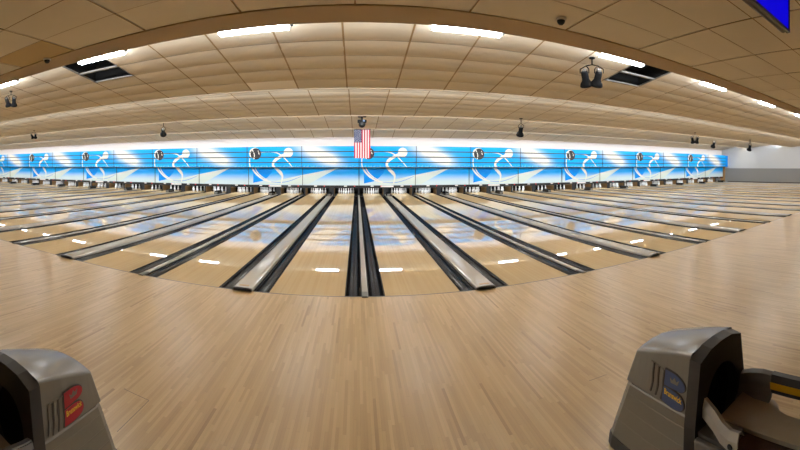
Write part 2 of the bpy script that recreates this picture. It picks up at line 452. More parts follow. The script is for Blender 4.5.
# ------------------------------------------------------------------ lanes
def lane_proto(label, loc):
    t = thing('bowling_lane', label, 'bowling lane', loc, 'bowling lanes')
    m = MB(); m.box(-HALF_LANE, HALF_LANE, FOUL+.03, LANE_END, -.06, 0); m.build('lane_surface', M['lane'], t)
    m = MB(); m.box(-HALF_LANE-GUT, HALF_LANE+GUT, FOUL+.001, FOUL+.029, -.06, -.0005); m.build('foul_line', M['foul'], t)
    for s_ in (-1, 1):
        m = MB(); prof = []
        n = 12; a, d = GUT/2-.016, .09
        cx = s_*(HALF_LANE+GUT/2)
        top = -.012
        outer = [(cx-GUT/2+.0005, top), (cx-GUT/2+.016, top)]
        arc = [(cx-a*math.cos(PI*i/n), top-d*math.sin(PI*i/n)) for i in range(1, n)]
        end = [(cx+GUT/2-.016, top), (cx+GUT/2-.0005, top)]
        line = outer+arc+end
        y0, y1 = FOUL+.03, 22.3
        vs = [(x, y, z) for y in (y0, y1) for x, z in line]; nl = len(line)
        m.add(vs, [(i, i+1, i+1+nl, i+nl) for i in range(nl-1)], 0, True)
        lo = [(line[-1][0], -.125), (line[0][0], -.125)]
        vs2 = [(x, y, z) for y in (y0, y1) for x, z in [line[0], line[-1]]+lo]
        m.add(vs2, [(0, 3, 7, 4), (1, 5, 6, 2), (2, 6, 7, 3)], 0)
        m.add([(x, y0, z) for x, z in line+lo], [tuple(range(nl+2))], 0)
        for e in (line[0][0]-.0003, line[-1][0]-.0157):
            m.box(e, e+.016, y0, y1, top, top+.010, 1)
        m.build('gutter', [M['gutter'], M['gutter_lip']], t)
    # flat gutter beside the pin deck
    return t
proto = None
for i, x in enumerate(lanes):
    n, side = lane_name(i)
    lab = 'glossy pale maple bowling lane with dark gutters, %s %s of the flag' % (ORD[n], side)
    if proto is None: proto = lane_proto(lab, (x, 0, 0))
    else: dup(proto, (x, 0, 0), lab)

# division caps
def cap_proto(w, h, label, name, loc, tagged):
    t = thing(name, label, 'lane divider', loc)
    hw = w/2-.0015; y0, y1 = FOUL-.03, 22.3
    prof = [(-hw, -.10), (hw, -.10), (hw, h*.35-.01)]
    for i in range(0, 9):
        a = PI*i/8; c_, s_ = math.cos(a), math.sin(a)
        prof.append((hw*.98*(abs(c_)**.6)*(1 if c_ >= 0 else -1), h*.35+h*.65*(s_**.6 if s_ > 1e-6 else 0)))
    prof.append((-hw, h*.35-.01))
    m = MB(); m.prism_y(prof, FOUL+.16, y1); m.build('cap_cover', M['cap'], t)
    up = [(x*1.0, max(z, .001)) for x, z in prof if z > -.05]
    m = MB(); m.prism_y(up, y0, FOUL+.159); m.build('cap_nose', M['cap_end'] if not tagged else M['cap'], t)
    if tagged:
        m = MB(); m.box(-hw*.8, hw*.8, y0-.012, y0-.001, .012, h*.72); m.build('nose_plate', M['frame'], t, bevel=.004)
        m = MB(); m.box(-.075, .075, FOUL+.05, FOUL+.10, h+.0005, h+.002); m.build('maker_plate', M['cap_tag'], t)
        m = MB(); m.prism_y([(x*1.02, z*1.03 if z > .002 else .001) for x, z in up], y0-.001, y0+.03); m.build('nose_rim', M['cap_end'], t)
    return t
pr = None
for j, x in enumerate(wide):
    k = j-NP
    a = 2*(k if k >= 0 else -k-1)+1
    side = 'right' if k >= 0 else 'left'
    lab = 'wide pale grey ball return cover between %s and %s lanes %s of the flag' % (ORD[a], ORD[a+1], side)
    if pr is None: pr = cap_proto(.30, .055, lab, 'ball_return_track', (x, 0, 0), True); pr['group'] = 'wide ball return caps'
    else: dup(pr, (x, 0, 0), lab)
pr = None
for j, x in enumerate(narrow):
    k = j-NP
    if k == 0: lab = 'narrow grey divider strip between two gutters directly below the flag'
    elif abs(k) == NP: lab = 'narrow grey divider strip on the outer side of twentieth lane %s of the flag' % ('right' if k > 0 else 'left')
    else: lab = 'narrow grey divider strip between %s and %s lanes %s of the flag' % (ORD[2*abs(k)], ORD[2*abs(k)+1], 'right' if k > 0 else 'left')
    if pr is None: pr = cap_proto(.09, .02, lab, 'divider_strip', (x, 0, 0), False); pr['group'] = 'narrow divider strips'
    else: dup(pr, (x, 0, 0), lab)

# low hoods at the pin end of the wide caps
pr = None
for j, x in enumerate(wide):
    n, side = pair_name(j-NP)
    lab = 'small dark hood at far end of the %s wide return cap %s of the flag' % (ORD[n], side)
    if pr is None:
        pr = thing('ball_track_hood', lab, 'ball return hood', (x, 21.0, .055), 'small hoods at the pin end')
        m = MB(); m.prism_y([(-.13, 0.001), (.13, 0.001), (.13, .12), (.08, .2), (-.08, .2), (-.13, .12)], 0, .7); m.build('hood_body', M['gutter'], pr, bevel=.01)
        m = MB(); m.box(-.09, .09, -.012, -.001, .03, .13); m.build('hood_plate', M['steel'], pr)
    else: dup(pr, (x, 21.0, .055), lab)

# ------------------------------------------------------------------ pin decks
pr = {}
divs = sorted([(x, 'n', j-NP) for j, x in enumerate(narrow)]+[(x, 'w', j-NP) for j, x in enumerate(wide)])
for x, kd, k in divs:
    if kd == 'w':
        a = 2*(k if k >= 0 else -k-1)+1
        lab = 'brown kickback wall between pins of %s and %s lanes %s of the flag' % (ORD[a], ORD[a+1], 'right' if k >= 0 else 'left')
    elif k == 0: lab = 'brown kickback wall between the two pin decks directly below the flag'
    elif abs(k) == NP: lab = 'brown kickback wall beyond the pins of twentieth lane %s of the flag' % ('right' if k > 0 else 'left')
    else: lab = 'brown kickback wall between pins of %s and %s lanes %s of the flag' % (ORD[2*abs(k)], ORD[2*abs(k)+1], 'right' if k > 0 else 'left')
    w = .044 if kd == 'n' else .149
    if kd not in pr:
        t = pr[kd] = thing('kickback', lab, 'kickback wall', (x, 23.25, 0), 'kickback walls between the pin decks')
        m = MB(); m.box(-w, w, .03, 1.15, -.12, .56); m.build('side_board', M['kick'], t)
        m = MB(); m.box(-w-.004, w+.004, 0, .029, -.12, .58); m.build('front_cover', M['black'], t)
    else: dup(pr[kd], (x, 23.25, 0), lab)
pr = None
for i, x in enumerate(lanes):
    n, side = lane_name(i)
    lab = 'black pit curtain behind the pins of %s lane %s of the flag' % (ORD[n], side)
    if pr is None:
        pr = thing('pit_curtain', lab, 'pit curtain', (x, 24.5, .45), 'pit curtains behind the pins')
        m = MB()
        ws = .75; nn = 24
        pts = [(-ws+2*ws*q_/nn, .012*math.sin(q_*1.9)) for q_ in range(nn+1)]
        vs = [(a, b+off, z) for off in (0, .015) for z in (-.5, .6) for a, b in pts]; c1 = nn+1
        fs = [(q_, q_+1, c1+q_+1, c1+q_) for q_ in range(nn)]+[(2*c1+q_, 3*c1+q_, 3*c1+q_+1, 2*c1+q_+1) for q_ in range(nn)]
        m.add(vs, fs, 0, True); m.build('curtain', M['void'], pr)
        m = MB(); m.box(-.752, .752, -.02, .035, .601, .64); m.build('curtain_rail', M['black'], pr)
    else: dup(pr, (x, 24.5, .45), lab)

# pins
PIN = [(.0258, 0), (.0295, .006), (.036, .02), (.0454, .057), (.0545, .095), (.0605, .115), (.058, .15), (.050, .186), (.0385, .22), (.0285, .24), (.0235, .254), (.0237, .27), (.0262, .29), (.0315, .322), (.0324, .343), (.0285, .362), (.018, .376), (.006, .381)]
m = MB(); m.lathe(PIN, 14)
pin0 = m.build('bowling_pin', M['pin'])
PINME = pin0.data
bpy.data.objects.remove(pin0)
SPOT = [(0, 0, 'at the front of the triangle'), (-.1524, 1, 'at left end of second row'), (.1524, 1, 'at right end of second row'),
        (-.3048, 2, 'at left end of third row'), (0, 2, 'in middle of third row'), (.3048, 2, 'at right end of third row'),
        (-.4572, 3, 'at left end of back row'), (-.1524, 3, 'second from left in back row'), (.1524, 3, 'second from right in back row'), (.4572, 3, 'at right end of back row')]
far = MB()
for i, x in enumerate(lanes):
    n, side = lane_name(i)
    for dx, rw, word in SPOT:
        p = (x+dx, 23.15+rw*.264, .0005)
        if n <= 15:
            o = bpy.data.objects.new('bowling_pin', PINME); COL.objects.link(o); o.location = p
            tag(o, 'white bowling pin %s, %s lane %s of the flag' % (word, ORD[n], side), 'bowling pin', 'bowling pins standing on the lanes')
        else:
            sub = MB(); sub.lathe(PIN, 10, c=p)
            far.add(sub.v, sub.f, 0, True)
o = far.build('distant_bowling_pins', M['pin'])
tag(o, 'white bowling pins on the five outermost lanes at both ends of the hall', 'bowling pins', 'bowling pins standing on the lanes', 'stuff')
# lamps of the pinsetters, behind the mural
for k in range(-NP, NP):
    ld = bpy.data.lights.new('pin_deck_lamp', 'AREA'); ld.shape = 'RECTANGLE'; ld.size = 2.9; ld.size_y = .1; ld.energy = 30; ld.color = (.9, .95, 1)
    lo = bpy.data.objects.new('pin_deck_lamp', ld); COL.objects.link(lo); lo.location = (wide[k+NP], 22.45, .85)
    lo.rotation_euler = (math.radians(38), 0, 0)

# ------------------------------------------------------------------ mural units over the pins
V0, VH = .61, 2.37
SPL = .451
def clip(poly, keep_up):
    out = []
    for a, b in zip(poly, poly[1:]+poly[:1]):
        ia, ib = (a[1] >= SPL) == keep_up, (b[1] >= SPL) == keep_up
        if ia: out.append(a)
        if ia != ib:
            t_ = (SPL-a[1])/(b[1]-a[1]); out.append((a[0]+(b[0]-a[0])*t_, SPL))
    return out
class Art:
    def __init__(s): s.mb = {}; s.key = 'print'
    def poly(s, pts, mi, layer):
        pts = list(pts); key = s.key
        ar = sum(a[0]*b[1]-b[0]*a[1] for a, b in zip(pts, pts[1:]+pts[:1]))
        if ar < 0: pts.reverse()
        for up in (True, False):
            c_ = clip(pts, up)
            if len(c_) < 3: continue
            y = (0 if up else MASK_L-MASK_U)-.002-.002*layer
            s.mb.setdefault((key, up), MB()).add([(u*PITCH, y, V0+v*VH) for u, v in c_], [tuple(range(len(c_)))], mi)
    def disc(s, u, v, r, mi, layer, n=28, sq=1.0):
        pts = [(u+r*math.cos(2*PI*i/n)/PITCH, v+r*sq*math.sin(2*PI*i/n)/VH) for i in range(n)]
        s.poly(pts, mi, layer)
    def stroke(s, pts, ws, mi, layer, sub=6):
        P = [Vector((u*PITCH, v*VH)) for u, v in pts]; Q = []; W = []
        for i in range(len(P)-1):
            p0, p1, p2, p3 = P[max(i-1, 0)], P[i], P[i+1], P[min(i+2, len(P)-1)]
            for j in range(sub):
                t_ = j/sub
                Q.append(.5*((2*p1)+(p2-p0)*t_+(2*p0-5*p1+4*p2-p3)*t_**2+(3*p1-p0-3*p2+p3)*t_**3))
                W.append(ws[i]*(1-t_)+ws[i+1]*t_)
        Q.append(P[-1]); W.append(ws[-1])
        L, R = [], []
        for i, p in enumerate(Q):
            d = (Q[min(i+1, len(Q)-1)]-Q[max(i-1, 0)]).normalized(); n_ = Vector((-d.y, d.x))*W[i]/2
            L.append(p+n_); R.append(p-n_)
        for i in range(len(Q)-1):
            s.poly([(p.x/PITCH, p.y/VH) for p in (R[i], R[i+1], L[i+1], L[i])], mi, layer)
ARTM = [M['cream'], M['pale'], M['deep'], M['bowlball'], M['bluish']]
def art_a():
    a = Art()
    a.key = 'wedge_print'
    a.poly([(.09, .40), (.09, .05), (.26, .10), (.36, .20), (.43, .31), (.47, .449)], 2, 0)
    a.key = 'lane_print'
    a.poly([(.235, .02), (.62, .02), (1.0, .02), (1.0, .265)], 1, 1)
    a.poly([(.10, .02), (.235, .02), (.30, .045)], 1, 1)
    a.key = 'ring_print'
    ring = [(.055, .70), (.05, .58), (.07, .45), (.12, .33), (.20, .22), (.30, .13), (.42, .085), (.56, .07), (.70, .09), (.84, .15), (.98, .235)]
    a.stroke(ring, [.05, .06, .07, .11, .12, .1, .07, .05, .045, .04, .02], 0, 2)
    a.key = 'inner_arc_print'
    a.stroke([(.115, .47), (.17, .33), (.26, .21), (.36, .13)], [.05, .06, .06, .03], 0, 3)
    a.key = 'line_print'
    a.stroke([(.42, .082), (.56, .066), (.70, .086), (.84, .146), (.98, .231)], [.02, .035, .035, .03, .02], 4, 4)
    a.key = 'upper_arc_print'
    a.stroke([(.2, .845), (.38, .862), (.52, .85), (.62, .79), (.70, .69), (.78, .57), (.84, .46)], [.05, .06, .06, .06, .06, .05, .03], 0, 2)
    a.key = 'pin_print'
    a.disc(.765, .845, .285, 0, 5)
    a.stroke([(.73, .80), (.62, .735), (.52, .64), (.485, .53), (.53, .42), (.60, .32), (.635, .22), (.615, .04)],
             [.24, .17, .17, .13, .17, .21, .12, .05], 0, 6)
    a.key = 'ball_print'
    a.disc(.150, .83, .37, 0, 3, sq=.95)
    a.disc(.168, .815, .345, 3, 4, sq=1.02)
    a.stroke([(.10, .93), (.14, .80), (.13, .68)], [.06, .05, .07], 0, 5)
    a.stroke([(.21, .90), (.23, .80)], [.04, .05], 0, 5)
    return a
def art_b():
    a = Art(); a.key = 'lane_print'
    a.poly([(0, .02), (.10, .02), (.64, .45), (0, .265)], 1, 1)
    return a
def mask_unit(kind, label, loc, cut_right=False):
    t = thing('masking_unit', label, 'mural panel', loc, 'mural panels over the pins')
    g = M['mural_a'] if kind == 'a' else M['mural_b']
    dl = MASK_L-MASK_U; zs = V0+SPL*VH; zt = V0+VH
    m = MB(); m.box(0.004, PITCH-.004, 0, .06, zs, zt); m.build('upper_panel', g, t)
    m = MB(); m.box(0.004, PITCH-.004, dl, dl+.05, V0, zs+.05); m.build('lower_panel', g, t)
    A = art_a() if kind == 'a' else art_b()
    for (nm, up), mb in A.mb.items(): mb.build(nm, ARTM, t)
    m = MB(); m.box(0.004, PITCH-.004, .061, dl+.05, zs+.06, zs+.08); m.build('shelf', M['black'], t)
    for v in (.863, .725, .588):
        m = MB(); m.box(0.004, PITCH-.004, -.03, -.017, V0+v*VH-.027, V0+v*VH+.027); m.build('slat_gap', M['frame'], t)
    m = MB(); m.box(0.004, PITCH-.004, -.03, -.017, zs-.005, zs+.045); m.build('bottom_shade_strip', M['frame'], t)  # dark strip drawing the shade along the upper panel's lower edge
    m = MB(); m.box(0.0, .028, -.04, -.031, zs-.002, zt+.012); m.build('upper_joint', M['frame'], t)
    m = MB(); m.box(0.0, .028, dl-.04, dl-.02, V0, zs-.01); m.build('lower_joint', M['frame'], t)
    m = MB(); m.box(0.004, PITCH-.004, dl-.01, dl+.05, .44, V0-.001); m.build('header_rail', M['black'], t)
    for xl in (.81, 2.64):
        m = MB(); m.box(xl-.09, xl+.09, dl-.022, dl-.011, .535, .60); m.build('number_card', M['card'], t)
        m = MB(); m.lathe([(.022, 0), (.03, .012), (.022, .02)], 10, c=(xl+.55 if xl < 1.5 else xl+.55, dl-.032, .565), axis='y'); m.build('indicator_light', M['led'], t)
    if kind == 'a':
        m = MB(); m.box(1.33, 2.12, dl-.026, dl-.0105, .50, .602); m.build('white_plate', M['card'], t)
    return t
pa = pb = None
for k in range(-NP, NP):
    n, side = pair_name(k); loc = (XC+PITCH*k, MASK_U, 0)
    if k % 2 == 0:
        lab = 'blue mural panel with dark ball and cream pin, %s %s of the flag' % (ORD[n], side)
        if pa is None: pa = mask_unit('a', lab, loc)
        else: dup(pa, loc, lab)
    else:
        lab = 'blue mural panel with white cloud burst and pale lane, %s %s of the flag' % (ORD[n], side)
        if pb is None: pb = mask_unit('b', lab, loc)
        else: dup(pb, loc, lab)
m = MB(); m.box(XC+NP*PITCH+.002, XR-.002, MASK_L, MASK_L+.3, -.139, 1.66)
struct(m.build('trim_6', M['kick']))
m = MB(); m.box(XC+NP*PITCH+.002, XR-.002, MASK_U, MASK_L+.3, 1.67, 2.94)
struct(m.build('trim_7', M['deep']))

# ------------------------------------------------------------------ flag
FX, FY, FZ = .27, 19.05, 3.70
t = thing('hanging_flag', 'stars and stripes flag hanging vertically from the ceiling over the middle divider', 'flag', (FX, FY, FZ))
W, H = .84, 1.50
def wave(x, z): return .025*math.sin(x*9+z*1.3)*min(1, -z/.5+.15)
def cloth(m, x0, x1, z0, z1, mi, dy=0.0, nx=2, nz=14, th=.006):
    vs = []
    for off in (0, th):
        for j in range(nz+1):
            for i in range(nx+1):
                x = x0+(x1-x0)*i/nx; z = z0+(z1-z0)*j/nz
                vs.append((x, wave(x, z)+dy+off, z))
    c1 = nx+1; nn = c1*(nz+1); fs = []
    for j in range(nz):
        for i in range(nx):
            a = j*c1+i
            fs.append((a, a+1, a+1+c1, a+c1)); fs.append((nn+a, nn+a+c1, nn+a+1+c1, nn+a+1))
    m.add(vs, fs, mi, True)
m = MB()
for i in range(13):
    x0 = -W/2+W*i/13; x1 = x0+W/13
    cloth(m, x0, x1, -H, (-.02 if i >= 6 else -H*.46), (0 if i % 2 == 0 else 1))
m.build('stripes', [M['flag_red'], M['flag_white']], t)
m = MB(); cloth(m, -W/2, -W/2+W*6/13, -H*.46, -.02, 0, 0, 6, 10); can = m.build('canton', M['flag_blue'], t)
m = MB()
for j in range(11):
    for i in range(5 if j % 2 else 4):
        x = -W/2+W*6/13*((i+.5)/5 if j % 2 else (i+1)/5); z = -.02-(H*.46-.02)*(j+.7)/11.4
        pts = []
        for q_ in range(10):
            r = .026 if q_ % 2 == 0 else .011; a = PI/2+q_*PI/5
            pts.append((x+r*math.cos(a), wave(x, z)-.004, z+r*math.sin(a)))
        m.add(pts, [tuple(range(10))])
m.build('stars', M['flag_white'], can)
m = MB(); m.tube([(-W/2-.03, 0, 0), (W/2+.03, 0, 0)], .014); m.build('rod', M['blackmetal'], t)
for s_ in (-1, 1):
    m = MB(); m.tube([(s_*.3, 0, .012), (s_*.3, 0, bay_z(2, FY)-FZ+.02)], .006, 6); m.build('hook', M['blackmetal'], t)

# ------------------------------------------------------------------ spotlights, projector, dome cameras
def spot(label, x, y, b, twin, s=1.0, yaw=0.0, tilt=-.5):
    z = bay_z(b, y)-.015
    t = thing('spotlight', label, 'spotlight', (x, y, z), 'black ceiling spotlights'); t.rotation_euler = (0, 0, yaw)
    m = MB(); m.lathe([(.05*s, -.02), (.055*s, -.004), (.05*s, 0)], 12); m.build('ceiling_plate', M['blackmetal'], t)
    m = MB(); m.tube([(0, 0, -.02), (0, 0, -.12*s)], .012*s); m.build('stem', M['blackmetal'], t)
    for dx in ((-.13*s, .12*s) if twin else (0,)):
        m = MB()
        m.tube([(0, 0, -.12*s), (dx*.8, 0, -.14*s), (dx-.075*s, 0, -.2*s), (dx-.075*s, .0, -.27*s)], .009*s, 6)
        m.tube([(dx*.8, 0, -.14*s), (dx+.075*s, 0, -.2*s), (dx+.075*s, 0, -.27*s)], .009*s, 6)
        m.build('yoke', M['blackmetal'], t)
        m = MB(); m.lathe([(.045*s, -.02*s), (.06*s, 0), (.062*s, .12*s), (.072*s, .15*s), (.105*s, .2*s), (.115*s, .24*s), (.10*s, .245*s)], 18, axis='y')
        o = m.build('lamp_body', M['blackmetal'], t, loc=(dx, -.06*s, -.27*s)); o.rotation_euler = (tilt, 0, (.35 if dx > 0 else -.25) if twin else .2)
        m2 = MB(); m2.lathe([(.098*s, .2455*s), (.06*s, .258*s), (.01*s, .262*s)], 18, axis='y'); m2.build('lens', M['lens'], o)
        m3 = MB(); m3.box(-.03*s, .03*s, -.05*s, .0, -.02*s, .06*s); m3.build('socket', M['steel'], o)
    return t
def at(px, py, b, yy):
    th = (px-357)/366; return yy*math.tan(th)
spot('black twin spotlight under the nearest ceiling step beside the right open tile gap', at(592, 0, 0, 6.35), 6.35, 0, True, 1.25, -.65, -.95)
spot('black twin spotlight under the nearest ceiling step left of the flag, below a lit lamp', at(11, 0, 0, 6.6), 6.6, 0, True, .95, .6, -1.0)
spot('small black twin spotlight under second ceiling step, left of the flag', at(34, 0, 1, 13.2), 13.2, 1, True, .95, .5, -.9)
spot('small black spotlight under the third ceiling step, left of the flag', at(163.5, 0, 2, 16.2), 16.2, 2, False, 1.5, .3, -.6)
spot('small black spotlight hung at the second ceiling lip, right of the flag', at(521, 0, 1, 13.7), 13.7, 1, False, 1.5, -.4, -.9)
spot('black twin spotlight under second ceiling step above the mural right of the flag', at(695, 0, 1, 13.3), 13.3, 1, True, 1.3, -.9, -.9)
spot('small black spotlight under the third ceiling step near the grey side wall', at(714, 0, 2, 16.0), 16.0, 2, False, 1.7, -.8, -.8)
spot('black spotlight in front of the pale upper part of the side wall', at(750, 0, 1, 13.4), 13.4, 1, False, 1.7, -.9, -.9)
# projector over the flag
py_ = 16.3; pz = bay_z(2, py_)-.015
t = thing('projector', 'black projector hung from the ceiling in front of the flag', 'projector', (at(362, 0, 2, py_), py_, pz))
m = MB(); m.box(-.19, .19, -.12, .12, -.05, 0); m.build('ceiling_plate', M['blackmetal'], t, bevel=.01)
m = MB(); m.tube([(0, 0, -.05), (0, 0, -.17)], .04, 12); m.build('stem', M['blackmetal'], t)
m = MB(); m.box(-.20, .20, -.16, .16, -.30, -.172); m.build('body', M['blackmetal'], t, bevel=.03)
m = MB(); m.lathe([(.06, .02), (.12, .06), (.16, .12), (.16, .22), (.12, .28), (.05, .30)], 20, c=(0, -.17, -.36), axis='y'); m.build('fan_drum', M['black'], t)
m = MB(); m.lathe([(.05, 0), (.055, .03), (.05, .06)], 14, c=(.08, -.23, -.23), axis='y'); m.build('lens', M['lens'], t)

def dome(label, px, py):
    x, y = unproj(px, py, NEAR_Z)
    t = thing('dome_camera', label, 'dome camera', (x, y, NEAR_Z-.013), 'dome cameras on the near ceiling')
    m = MB(); m.lathe([(.055, 0), (.062, -.008), (.060, -.018), (.048, -.022)][::-1], 24); m.build('mounting_ring', M['housing'], t)
    m = MB(); m.lathe([(.008, -.070), (.024, -.066), (.036, -.054), (.044, -.038), (.046, -.0225)], 20); m.build('smoked_dome', M['black'], t)
dome('small black dome camera on the near ceiling, left of the flag', 47, 58)
dome('small black dome camera on the near ceiling, right of the flag', 561, 17.5)

# ------------------------------------------------------------------ television
TY = 1.18
tx1 = TY*math.tan((790-357)/366); tz = CAM_Z+(166-33)/366*math.hypot(TY, tx1)
t = thing('television', 'black television with plain blue screen hanging from the near ceiling', 'television', (tx1-.5, TY, tz))
m = MB(); m.box(-.48, .48, .025, .065, -.008, .52); m.build('back_shell', M['tvgrey'], t, bevel=.02)
m = MB()
for (a, b, c_, d) in ((-.5, .5, 0, .022), (-.5, .5, .538, .56), (-.5, -.482, .022, .538), (.482, .5, .022, .538)):
    m.box(a, b, 0, .03, c_, d)
m.build('bezel', M['tvblack'], t)
m = MB(); m.box(-.481, .481, .008, .024, .0225, .5375); m.build('screen', M['screen'], t)
m = MB(); m.box(-.06, .06, .09, .14, .3, NEAR_Z-tz-.002); m.build('ceiling_mount', M['blackmetal'], t)

# ------------------------------------------------------------------ ball returns
def text_mesh(body, size):
    cu = bpy.data.curves.new('lettering', 'FONT'); cu.body = body; cu.size = size; cu.align_x = 'LEFT'; cu.extrude = .0006; cu.offset = .0006
    tmp = bpy.data.objects.new('tmp_text', cu); COL.objects.link(tmp)
    dg = bpy.context.evaluated_depsgraph_get(); me = bpy.data.meshes.new_from_object(tmp.evaluated_get(dg))
    bpy.data.objects.remove(tmp); return me
def smooth_poly(pts, n=5):
    out = []; L = len(pts)
    for i in range(L):
        p0, p1, p2, p3 = (Vector(pts[(i+k) % L][:2]) for k in (-1, 0, 1, 2))
        if len(pts[i]) > 2: p0 = p1                     # corner
        if len(pts[(i+1) % L]) > 2: p3 = p2
        for j in range(n):
            t_ = j/n
            q_ = .5*((2*p1)+(p2-p0)*t_+(2*p0-5*p1+4*p2-p3)*t_**2+(3*p1-p0-3*p2+p3)*t_**3); out.append((q_.x, q_.y))
    return out
def ball_return(label, cx, y0, colour, sc):
    t = thing('ball_return', label, 'ball return', (cx, y0, 0), 'ball returns')
    t.scale = (sc, sc, sc)
    def top(u, v):                       # u -1..1 across, v 0 front .. 1 back
        return .758-.105*v**1.25+.018*(1-u*u)-.012*v*u*u
    # upper shell
    m = MB(); nx, ny = 12, 8
    hw = lambda v, z: .207+.135*max(0, .74-z)-.010*v
    yb = lambda z: .425+.05*(.68-z)/.22
    vs = []
    for j in range(ny+1):
        for i in range(nx+1):
            u = -1+2*i/nx; v = j/ny
            vs.append((u*hw(v, .74), v*yb(.68), top(u, v)))
    fs = [(j*(nx+1)+i, j*(nx+1)+i+1, (j+1)*(nx+1)+i+1, (j+1)*(nx+1)+i) for j in range(ny) for i in range(nx)]
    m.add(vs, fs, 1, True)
    zb = .455
    for s_ in (-1, 1):                   # sides
        i = 0 if s_ < 0 else nx
        col = [vs[j*(nx+1)+i] for j in range(ny+1)]
        low = [(s_*hw(j/ny, zb), j/ny*yb(zb), zb) for j in range(ny+1)]
        f2 = [(j, j+1, ny+2+j, ny+1+j) if s_ > 0 else (j, ny+1+j, ny+2+j, j+1) for j in range(ny)]
        m.add(low+col, f2, 0)
    row = [vs[ny*(nx+1)+i] for i in range(nx+1)]
    low = [((-1+2*i/nx)*hw(1, zb), yb(zb), zb) for i in range(nx+1)]
    m.add(low+row, [(i+1, i, nx+1+i, nx+2+i) for i in range(nx)], 0)
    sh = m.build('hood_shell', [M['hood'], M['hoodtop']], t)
    # weld so that the bevel rounds the edges
    import bmesh
    bm = bmesh.new(); bm.from_mesh(sh.data); bmesh.ops.remove_doubles(bm, verts=bm.verts, dist=1e-4); bmesh.ops.recalc_face_normals(bm, faces=bm.faces); bm.to_mesh(sh.data); bm.free()
    b_ = sh.modifiers.new('bevel', 'BEVEL'); b_.width = .014; b_.segments = 3; b_.limit_method = 'ANGLE'; b_.angle_limit = .6
    # lower base with grooves
    lv = [(.458, .245, .462), (.450, .252, .470), (.40, .253, .492), (.395, .2515, .4905), (.39, .253, .497), (.30, .255, .532), (.295, .2535, .531), (.29, .255, .537), (.20, .258, .573), (.195, .2565, .572), (.19, .258, .578), (.075, .262, .620)]
    m = MB(); vs = []
    for z, h, yb_ in lv:
        c = .05
        vs += [(-h, .0, z), (h, .0, z), (h, yb_-c, z), (h-c*.3, yb_-c*.3, z), (h-c, yb_, z), (-h+c, yb_, z), (-h+c*.3, yb_-c*.3, z), (-h, yb_-c, z)]
    fs = []
    for i in range(len(lv)-1):
        for k in range(1, 8): fs.append(((i+1)*8+k, (i+1)*8+(k+1) % 8, i*8+(k+1) % 8, i*8+k))
    m.add(vs, fs, 0); m.build('base', M['hood'], t)
    m = MB(); vs = []
    for z, h, yb_ in ((.074, .267, .632), (.002, .272, .64)):
        c = .06; vs += [(-h, .0, z), (h, .0, z), (h, yb_-c, z), (h-c*.3, yb_-c*.3, z), (h-c, yb_, z), (-h+c, yb_, z), (-h+c*.3, yb_-c*.3, z), (-h, yb_-c, z)]
    m.add(vs, [(8+k, 8+(k+1) % 8, (k+1) % 8, k) for k in range(8)]+[tuple(range(8)), tuple(reversed(range(8, 16)))]); m.build('kick_strip', M['frame'], t)
    # front frame with the oval mouth
    m = MB(); n = 48; cz, cxo, rx, rz = .44, 0, .165, .205
    outer_pts = [(-.282, .0), (.282, .0), (.266, .42), (.217, .74), (.11, .777), (0, .784), (-.11, .777), (-.217, .74), (-.266, .42)]
    def hit(a):
        d = Vector((math.cos(a), math.sin(a))); best = None
        for p, q_ in zip(outer_pts, outer_pts[1:]+outer_pts[:1]):
            p, e = Vector(p)-Vector((0, cz)), Vector(q_)-Vector(p)
            den = d.x*e.y-d.y*e.x
            if abs(den) < 1e-9: continue
            s_ = (p.x*e.y-p.y*e.x)/den; w_ = (p.x*d.y-p.y*d.x)/den
            if s_ > 0 and -1e-6 <= w_ <= 1+1e-6: best = s_ if best is None else min(best, s_)
        return (d.x*best, cz+d.y*best)
    angs = sorted([2*PI*i/n for i in range(n)]+[math.atan2(z-cz, x) % (2*PI) for x, z in outer_pts])
    O = [hit(a) for a in angs]; I = [(rx*math.cos(a), cz+rz*math.sin(a)) for a in angs]; n = len(angs)
    vs = []
    for y, sh_ in ((-.065, .965), (-.001, 1.0)):
        vs += [(x*sh_, y, max(.003, z*(.99 if sh_ < 1 else 1))) for x, z in O]
        vs += [(x, y, z) for x, z in I]
    fs = []
    for k in range(n):
        k2 = (k+1) % n
        fs += [(k, k2, n+k2, n+k), (2*n+k, 3*n+k, 3*n+k2, 2*n+k2), (k, 2*n+k, 2*n+k2, k2), (n+k, n+k2, 3*n+k2, 3*n+k)]
    m.add(vs, fs, 0); fr = m.build('mouth_frame', M['frame'], t)
    m = MB(); vs = [(x*1.0, y, z) for y in (-.0005, .30) for x, z in I]
    m.add(vs, [(k, (k+1) % n, n+(k+1) % n, n+k) for k in range(n)]+[tuple(range(n, 2*n))], 0, True)
    m.build('mouth_tunnel', M['inside'], t)
    # rack: tray, rails, guards
    R0, R1 = -.066, -1.45
    m = MB()
    pts = [(-.08, R0-.03), (-.08, R1), (.10, R1), (.10, -.42), (.12, -.36), (.165, -.335), (.19, -.30), (.19, R0-.03)]
    th = .022
    vs = [(x, y, .40) for x, y in pts]+[(x, y, .40-th) for x, y in pts]; n2 = len(pts)
    m.add(vs, [tuple(range(n2)), tuple(reversed(range(n2, 2*n2)))]+[(k, n2+k, n2+(k+1) % n2, (k+1) % n2) for k in range(n2)]); m.build('tray', M['tray'], t)
    m = MB(); m.box(-.235, .02, R1, -.25, .33, .368); m.build('carpet_channel', M['carpet'], t)
    m = MB(); m.box(-.235, -.083, -.249, R0-.002, .335, .397); m.build('channel_liner', M['rail'], t)
    m = MB(); m.box(-.275, -.238, R1, R0-.002, .27, .385); m.build('near_rail', M['rail'], t, bevel=.012)
    m = MB(); m.box(-.29, -.2765, R1, R0-.002, .22, .30); m.build('trim_strip', M['frame'], t)
